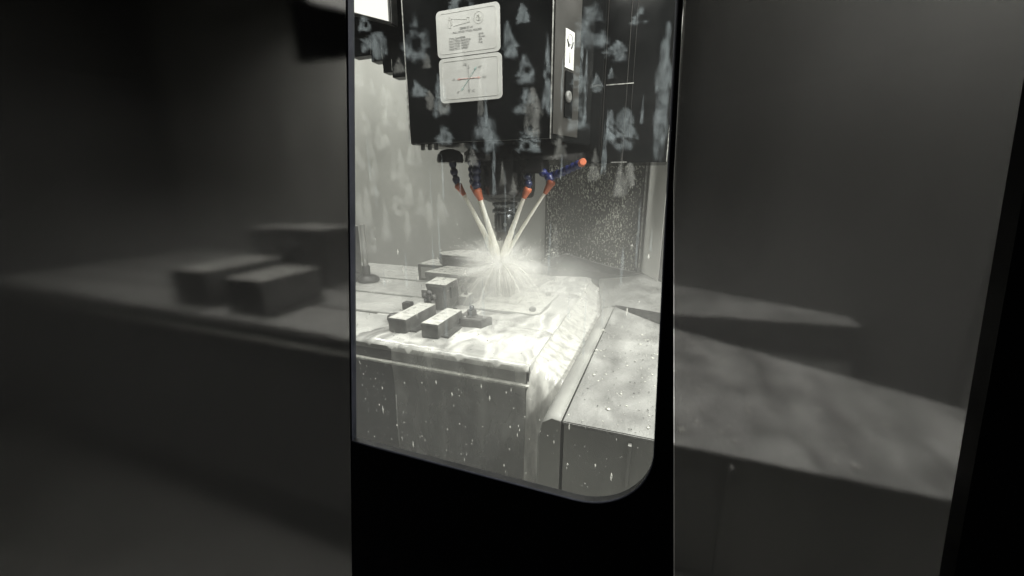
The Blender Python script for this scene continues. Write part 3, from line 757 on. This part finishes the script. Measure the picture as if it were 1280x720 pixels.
mb = MB(); v = []; f = []; nk = 24                   # heavy fall off the right end of the table
path = [(1.25 - 0.60 * j / 50, 0.0, 0.0) for j in range(51)]                                   # along the channel
path += [(0.65 - 0.055 * math.sin(a * .1571), -0.075 * (1 - math.cos(a * .1571)), 0.0) for a in range(1, 11)]   # over the lip
path += [(0.595 - 0.02 * j / 24, -0.075 - 0.34 * j / 24, 1.0) for j in range(1, 25)]             # down
for j, (y, dz, fall) in enumerate(path):
    for k in range(nk + 1):
        q = k / nk
        x = -0.190 + 0.066 * q + 0.002 * noise.noise((y * 30, q * 4, 2))
        rip = noise.noise((y * 5 + dz * 3, q * 5 + y * 4, 7)) + .35 * noise.noise((y * 6, q * 22 + y * 6, 3))
        z = 0.003 - 0.040 * q ** 0.7 + dz + (0.0032 * rip if 0 < k < nk and not fall else 0)
        v.append((x, y - (0.005 * rip if dz < -.02 else 0), z))
for j in range(len(path) - 1):
    for k in range(nk):
        a = j * (nk + 1) + k; f.append((a, a + nk + 1, a + nk + 2, a + 1))
mb.add(v, f, True)
tag(mb.build('coolant_cascade', 'cascade'), 'creamy coolant pouring down between the table end and the guard', 'coolant', kind='stuff')

mb = MB()                                            # ligaments and drops thrown off the cutter
rs = random.Random(3)
for k in range(120):
    a = rs.uniform(0, 2 * math.pi); sp_ = rs.uniform(0.15, 1.5); up = rs.uniform(-0.5, 0.35) if rs.random() < .9 else rs.uniform(.4, 1.0)
    vx, vy, vz = sp_ * math.cos(a), sp_ * math.sin(a) * .8, up
    t0 = rs.uniform(0, 0.03); tl_ = rs.uniform(0.05, 0.19); pts = []; rad = []
    r0 = 0.0003 + 0.0012 * rs.random() ** 3
    for i in range(9):
        q = t0 + tl_ * i / 8
        p = HIT + Vector((vx * q, vy * q, vz * q - 4.9 * q * q))
        if p.z < 0.004: break
        pts.append(p + Vector((rs.uniform(-1, 1), rs.uniform(-1, 1), rs.uniform(-1, 1))) * .0012 * (i / 8)); rad.append(r0 * (1 - .8 * (i / 8)) * rs.uniform(.5, 1.3))
    if len(pts) > 3: mb.tube(pts, rad, 4)
for k in range(6500):
    a = rs.uniform(0, 2 * math.pi); sp_ = 2.4 * rs.random() ** 2; up = rs.uniform(-0.3, 1.1); q = 0.005 + 0.19 * rs.random() ** 1.6
    vel = Vector((sp_ * math.cos(a), sp_ * math.sin(a) * .8, up - 9.8 * q))
    p = HIT + Vector((vel.x * q, vel.y * q, up * q - 4.9 * q * q))
    if p.z < 0.003 or p.y < 0.45: continue
    far = (p - HIT).length
    if far > 0.10 and rs.random() < (far - 0.10) * 9: continue
    r0 = rs.uniform(0.0003, 0.0009)
    mb.blob(p, r0, r0, r0 * rs.uniform(1, 4), vel)
tag(mb.build('coolant_spray', 'spray'), 'white burst of coolant streaks and drops flying off the cutter', 'coolant', kind='stuff')

mb = MB(); rc = random.Random(5)                     # cut chips lying about
for k in range(210):
    if k < 90: x, y, z = rc.uniform(-0.09, 0.05), rc.uniform(0.46, 0.86), 0.001
    else: x, y, z = rc.uniform(-0.62, -0.20), rc.uniform(0.61, 1.05), 0.008
    if 0.03 < x and y > 0.80: continue
    a = rc.uniform(0, 6.28); L = rc.uniform(0.0010, 0.0030); r0 = rc.uniform(.0002, .00055)
    pts = [(x + L * (i / 3) * math.cos(a + i * .5), y + L * (i / 3) * math.sin(a + i * .5), z + r0 + .0006 * math.sin(i)) for i in range(4)]
    mb.tube(pts, [r0, r0 * 1.4, r0 * 1.3, r0 * .6], 4)
tag(mb.build('metal_chips', 'dark_steel'), 'dark curled metal chips scattered over the guard and table', 'chips', kind='stuff')

# ------------------------------------------------------------------ the door: black frame, clear window, smoked screens added to dim the sides
YP = 0.250
zt = 0.60
def lx(z): return -0.2550 + 0.115 * z * 1.0          # leaning left edge of the clear window
def rx(z): return 0.0165 - 0.044 * z                 # its right edge
def ox(z): return 0.0345 - 0.0957 * z if z < 0.3 else rx(z) + 0.0025                 # outer edge of the right stile
dl = thing('machine_door', (-0.12, YP, -0.60), 'black machine door framing a clear window with rounded corner', 'door')
zb, r = 0.073, 0.052
inner = [(lx(zb), zb)]
cxr = rx(zb + r) - r
for k in range(13):
    a = R(-90 + 90 * k / 12); inner.append((cxr + r * math.cos(a), zb + r + r * math.sin(a)))
inner.append((rx(zt), zt))
outer = [(ox(zt), zt), (ox(-0.6), -0.6), (lx(-0.6), -0.6)]
MB().slab(outer[::-1] + [] if False else [(lx(-0.6), -0.6), (ox(-0.6), -0.6), (ox(0.3), 0.3), (ox(zt), zt)] + inner[::-1], YP - 0.0012, YP + 0.0058).build('frame', 'door', dl, 0.0008)
MB().box(-0.27, 0.05, YP - 0.006, YP + 0.016, zt + .001, 1.10).build('top_rail', 'door', dl)
MB().slab([(lx(-0.6) - .0012, -0.6), (lx(-0.6) + .0006, -0.6), (lx(zt) + .0006, zt), (lx(zt) - .0012, zt)], YP - 0.001, YP + 0.005).build('side_seal', 'gasket', dl)
mb = MB()                                            # rubber gasket round the opening
gp = [(x, z) for x, z in inner]
mb.tube([(x, YP - 0.0012, z - .0006) for x, z in gp], 0.0011, 8); mb.build('gasket', 'gasket', dl)
pane = MB().slab([(lx(0.06) + .001, 0.06), (rx(0.06) + 0.004, 0.06), (rx(zt) + 0.004, zt), (lx(zt) + .001, zt)], YP + 0.002, YP + 0.005).build('window_pane', 'glass', dl)
pane['label'] = 'clear window pane streaked with dried coolant'

SM = [(-0.1598, 0.4105, 0.3767, 0.0216), (-0.1607, 0.3694, 0.3562, 0.0136), (-0.1935, 0.4013, 0.3816, 0.0183), (-0.1433, 0.3741, 0.3413, 0.0119), (-0.1421, 0.3422, 0.3251, 0.0134), (-0.1128, 0.3493, 0.3177, 0.0193), (-0.0841, 0.3775, 0.3583, 0.0122), (-0.0829, 0.3592, 0.3411, 0.0144), (-0.0817, 0.3364, 0.3185, 0.0137), (-0.0863, 0.4036, 0.3913, 0.0074), (-0.0706, 0.3944, 0.3377, 0.0069), (-0.0457, 0.3983, 0.3736, 0.0188), (-0.0513, 0.3685, 0.3533, 0.0094), (-0.051, 0.3534, 0.3296, 0.0134), (-0.0405, 0.3643, 0.3509, 0.0068), (-0.0331, 0.3652, 0.3574, 0.0036), (-0.0318, 0.3436, 0.3218, 0.0055), (-0.0241, 0.344, 0.3171, 0.0126), (-0.0303, 0.3778, 0.3657, 0.0122), (-0.0193, 0.3948, 0.3834, 0.0091), (-0.0041, 0.3858, 0.3109, 0.0075), (-0.0944, 0.3964, 0.3729, 0.0113), (-0.1257, 0.413, 0.4037, 0.0163), (-0.2004, 0.4121, 0.3999, 0.0105)]
SF = [(-0.2083, 0.3808, 0.3656, 0.0096), (-0.1981, 0.3739, 0.3597, 0.0067), (-0.1838, 0.3662, 0.3433, 0.0092), (-0.2054, 0.3549, 0.3336, 0.0112), (-0.1746, 0.363, 0.3324, 0.0091), (-0.1948, 0.3438, 0.3223, 0.0083), (-0.2149, 0.3283, 0.3086, 0.0102), (-0.1842, 0.3274, 0.2999, 0.0082), (-0.1733, 0.3136, 0.2829, 0.0081), (-0.2029, 0.3169, 0.2882, 0.0086), (-0.2177, 0.2999, 0.238, 0.0077), (-0.195, 0.2941, 0.2522, 0.0073), (-0.0395, 0.3229, 0.2999, 0.0067), (-0.0611, 0.3373, 0.3142, 0.009), (-0.019, 0.3135, 0.2953, 0.0064), (-0.1206, 0.3254, 0.3102, 0.0082), (-0.0923, 0.3074, 0.2922, 0.0056), (-0.152, 0.3615, 0.3468, 0.0073)]
def smear(k, x, z1, z0, w, mat):
    """run of dried coolant on the pane: a fine sheet whose cover thins out towards a ragged edge"""
    rr = random.Random(k * 13 + 1); w *= 1.35; h = z1 - z0
    nx, nz_ = 14, max(14, min(44, int(14 * h / w)))
    tiers = 1.0 + 2.4 * rr.random(); pw = 0.35 + .7 * rr.random(); lean = rr.uniform(-.25, .25); round_top = rr.random() < .2
    hx, hq, hr = rr.uniform(-.2, .2), rr.uniform(.5, .8), (rr.uniform(.09, .16) if w > .012 and rr.random() < .7 else 0)
    split = rr.uniform(.35, .65) if rr.random() < .5 else None
    off = parent_origin(pane); vs = []; cov = []
    for j in range(nz_ + 1):
        q = j / nz_
        for i in range(nx + 1):
            u = (i / nx - .5) * 2.6
            X = u * w / 2; Z = q * h
            uu = u + .32 * noise.noise((X * 170 + k, Z * 90, k * 1.7)) + lean * (q - .5)
            qq = q * 1.12 - .06 + .10 * noise.noise((X * 260, Z * 120 + 9, k * 2.3)) + .06 * noise.noise((X * 700, 4, k))
            prof = (math.sin(min(1, max(0, qq)) * 2.6) ** .6 if round_top else min(1, max(0, qq * 1.15)) ** pw) * (.66 + .34 * ((qq * tiers) % 1.0))
            e = prof - abs(uu)
            c = min(1, max(0, e / .20)) * min(1, max(0, (1 - qq) / .10)) * min(1, max(0, qq / .05))
            if split: c *= min(1, max(.12, abs(qq - split - .18 * uu) / .035 - .3))
            if hr: c *= min(1, max(0, (math.hypot(u - hx * 2, (q - hq) * 2 * h / w) - hr * 2) / .12))
            vs.append((x + X - off.x, YP + 0.0054 - off.y, z1 - Z - off.z)); cov.append(c)
    fs = []
    for j in range(nz_):
        for i in range(nx):
            a = j * (nx + 1) + i; f4 = (a, a + nx + 1, a + nx + 2, a + 1)
            if max(cov[n] for n in f4) > 0.005: fs.append(f4)
    me = bpy.data.meshes.new('coolant_smear'); me.from_pydata(vs, [], fs)
    at_ = me.attributes.new('cover', 'FLOAT', 'POINT'); at_.data.foreach_set('value', cov)
    me.materials.append(M[mat])
    o = bpy.data.objects.new('coolant_smear', me); COL.objects.link(o); o.parent = pane
for k, s_ in enumerate(SM): smear(k, *s_, 'smear')
for k, s_ in enumerate(SF): smear(k + 60, *s_, 'smear_faint')
rx_ = random.Random(21)
for k in range(26):                                  # more faint runs, thickest over the bare wall
    z = rx_.uniform(0.27, 0.40); x = lx(z) + 0.006 + (0.085 * rx_.random() if k < 18 else 0.19 * rx_.random())
    smear(k + 120, x, z, z - rx_.uniform(0.010, 0.035), rx_.uniform(0.004, 0.010), 'smear_faint')

for k in range(34):                                  # thin drips trailing down the pane
    z = rx_.uniform(0.22, 0.41); x = lx(z) + 0.006 + (rx(z) - lx(z) - .012) * rx_.random()
    smear(k + 200, x, z, z - rx_.uniform(0.018, 0.055), rx_.uniform(0.0010, 0.0026), 'smear')
mb = MB(); rd = random.Random(11)                    # beads on the inside of the pane
for k in range(560):
    z = 0.075 + 0.20 * rd.random() ** 1.5; x = lx(z) + 0.004 + (rx(z) - lx(z) - .008) * rd.random()
    if rd.random() < .10: x = -0.235 + .03 * rd.random(); z = 0.10 + .05 * rd.random()
    s_ = (0.45 + 2.0 * rd.random() ** 5) * 0.00036
    mb.blob((x, YP + 0.0056, z), s_, s_ * .5, s_ * rd.choice([1, 1.2, 1.6, 2.6, 5.0]))
tag(mb.build('pane_beads', 'pane_drop', pane), kind='stuff')

sl = thing('dimming_screen', (-0.7, YP, -0.60), 'added dark frosted screen dimming the view beside the clear door window, table continuing behind it', 'screen')
MB().slab([(-2.45, -0.6), (lx(-0.6) - .0016, -0.6), (lx(zt) - .0016, zt), (-2.45, zt)], YP + 0.001, YP + 0.005).build('pane', 'smoke', sl)
MB().box(-2.45, -0.272, YP - 0.004, YP + 0.014, zt + .001, 1.10).build('top_rail', 'door', sl)
sr = thing('dimming_screen', (0.1, YP, -0.60), 'added dark frosted screen dimming the view on the stile side with a black post', 'screen')
MB().slab([(ox(-0.6) + .0005, -0.6), (0.24, -0.6), (0.20, zt), (ox(zt) + .0005, zt), (ox(0.3) + .0005, 0.3)], YP + 0.001, YP + 0.005).build('pane', 'smoke', sr)
MB().slab([(0.235, -0.6), (0.34, -0.6), (0.34, zt), (0.115, zt)], YP - 0.010, YP + 0.0005).build('post', 'door', sr)
MB().box(0.052, 0.60, YP - 0.004, YP + 0.014, zt + .001, 1.10).build('top_rail', 'door', sr)

# ------------------------------------------------------------------ coolant mist in the cabin
m, nt, out = new_mat('coolant_mist')
tc = N(nt, 'ShaderNodeTexCoord')
def math_(op, a, b=None, clamp=False):
    n = N(nt, 'ShaderNodeMath', operation=op); n.use_clamp = clamp
    for i, q in enumerate((a, b)):
        if q is None: continue
        if isinstance(q, (int, float)): n.inputs[i].default_value = q
        else: nt.links.new(q, n.inputs[i])
    return n.outputs[0]
def maprange(x, a, b, c_, d, smooth=True):
    n = N(nt, 'ShaderNodeMapRange', interpolation_type='SMOOTHSTEP' if smooth else 'LINEAR')
    for k, q in zip(('From Min', 'From Max', 'To Min', 'To Max'), (a, b, c_, d)): n.inputs[k].default_value = q
    nt.links.new(x, n.inputs['Value']); return n.outputs[0]
sepn = N(nt, 'ShaderNodeSeparateXYZ'); nt.links.new(tc.outputs['Object'], sepn.inputs[0])
def dist(c, sc):
    mp = N(nt, 'ShaderNodeMapping', vector_type='POINT')
    mp.inputs['Location'].default_value = tuple(-c[i] / sc[i] for i in range(3)); mp.inputs['Scale'].default_value = tuple(1 / q for q in sc)
    nt.links.new(tc.outputs['Object'], mp.inputs['Vector'])
    ln = N(nt, 'ShaderNodeVectorMath', operation='LENGTH'); nt.links.new(mp.outputs[0], ln.inputs[0]); return ln.outputs['Value']
nzv = N(nt, 'ShaderNodeTexNoise'); nzv.inputs['Scale'].default_value = 9; nzv.inputs['Detail'].default_value = 4; nzv.inputs['Distortion'].default_value = 0.8
nt.links.new(tc.outputs['Object'], nzv.inputs['Vector'])
cloud = maprange(nzv.outputs['Fac'], 0.32, 0.68, 0.25, 1.75)
low = math_('MULTIPLY', maprange(sepn.outputs['Z'], -0.12, 0.36, 0.55, 0.03), maprange(sepn.outputs['Y'], 0.40, 1.0, 0.5, 0.85))
puff = maprange(dist((HIT.x + .07, HIT.y - .02, 0.04), (0.27, 0.26, 0.13)), 0.1, 1.0, 4.2, 0.0)
side = maprange(dist((-0.12, 0.93, -0.03), (0.24, 0.33, 0.10)), 0.1, 1.0, 1.3, 0.0)
tot = math_('ADD', low, math_('MULTIPLY', math_('ADD', puff, side), cloud))
pv = N(nt, 'ShaderNodeVolumePrincipled')
pv.inputs['Color'].default_value = (0.96, 0.958, 0.94, 1); pv.inputs['Anisotropy'].default_value = 0.2
nt.links.new(tot, pv.inputs['Density'])
nt.links.new(pv.outputs[0], out.inputs['Volume'])
M['mist'] = m
tag(MB().box(-2.39, 0.495, 0.268, 1.4475, -0.59, 0.50).build('haze', 'mist'), 'pale coolant mist hanging in the machine cabin', 'mist', kind='stuff')

m.cycles.volume_step_rate = 0.6

# bright burst of atomised coolant where the jets meet: rays of dense mist fanning out from the cutter
m, nt, out = new_mat('spray_burst')
tc = N(nt, 'ShaderNodeTexCoord')
rv = N(nt, 'ShaderNodeVectorMath', operation='NORMALIZE'); nt.links.new(tc.outputs['Object'], rv.inputs[0])
sq = N(nt, 'ShaderNodeVectorMath', operation='MULTIPLY'); sq.inputs[1].default_value = (1.0, 1.0, 1.6)
nt.links.new(tc.outputs['Object'], sq.inputs[0])
ln = N(nt, 'ShaderNodeVectorMath', operation='LENGTH'); nt.links.new(sq.outputs[0], ln.inputs[0])
n1 = N(nt, 'ShaderNodeTexNoise'); n1.inputs['Scale'].default_value = 5.5; n1.inputs['Detail'].default_value = 5; n1.inputs['Roughness'].default_value = 0.6
nt.links.new(rv.outputs[0], n1.inputs['Vector'])
n2 = N(nt, 'ShaderNodeTexNoise'); n2.inputs['Scale'].default_value = 45; n2.inputs['Detail'].default_value = 4; n2.inputs['Distortion'].default_value = 1.0
nt.links.new(tc.outputs['Object'], n2.inputs['Vector'])
rays = maprange(n1.outputs['Fac'], 0.42, 0.66, 0.10, 2.4)
puffs = maprange(n2.outputs['Fac'], 0.35, 0.65, 0.5, 1.5)
fall = math_('POWER', maprange(ln.outputs['Value'], 0.0, 0.15, 1.0, 0.0, False), 2.6)
heart = math_('MULTIPLY', math_('POWER', maprange(ln.outputs['Value'], 0.0, 0.045, 1.0, 0.0, False), 1.5), 300.0)
den = math_('ADD', heart, math_('MULTIPLY', math_('MULTIPLY', fall, 60.0), math_('MULTIPLY', rays, puffs)))
pv = N(nt, 'ShaderNodeVolumePrincipled')
pv.inputs['Color'].default_value = (0.985, 0.982, 0.965, 1); pv.inputs['Anisotropy'].default_value = 0.1
nt.links.new(den, pv.inputs['Density']); nt.links.new(pv.outputs[0], out.inputs['Volume'])
M['burst'] = m
m.cycles.volume_step_rate = 0.5
me_ = MB()
prof = [(0.150 * math.sin(a), -0.094 * math.cos(a)) for a in [math.pi * k / 16 for k in range(17)]]
prof = [(max(r_, 0.0005), z_) for r_, z_ in prof]
me_.lathe(prof, (0, 0, 0), n=32)
bo = me_.build('spray_burst', 'burst')
bo.location = HIT
tag(bo, 'dense white burst of coolant mist where the jets meet the cutter', 'mist', kind='stuff')
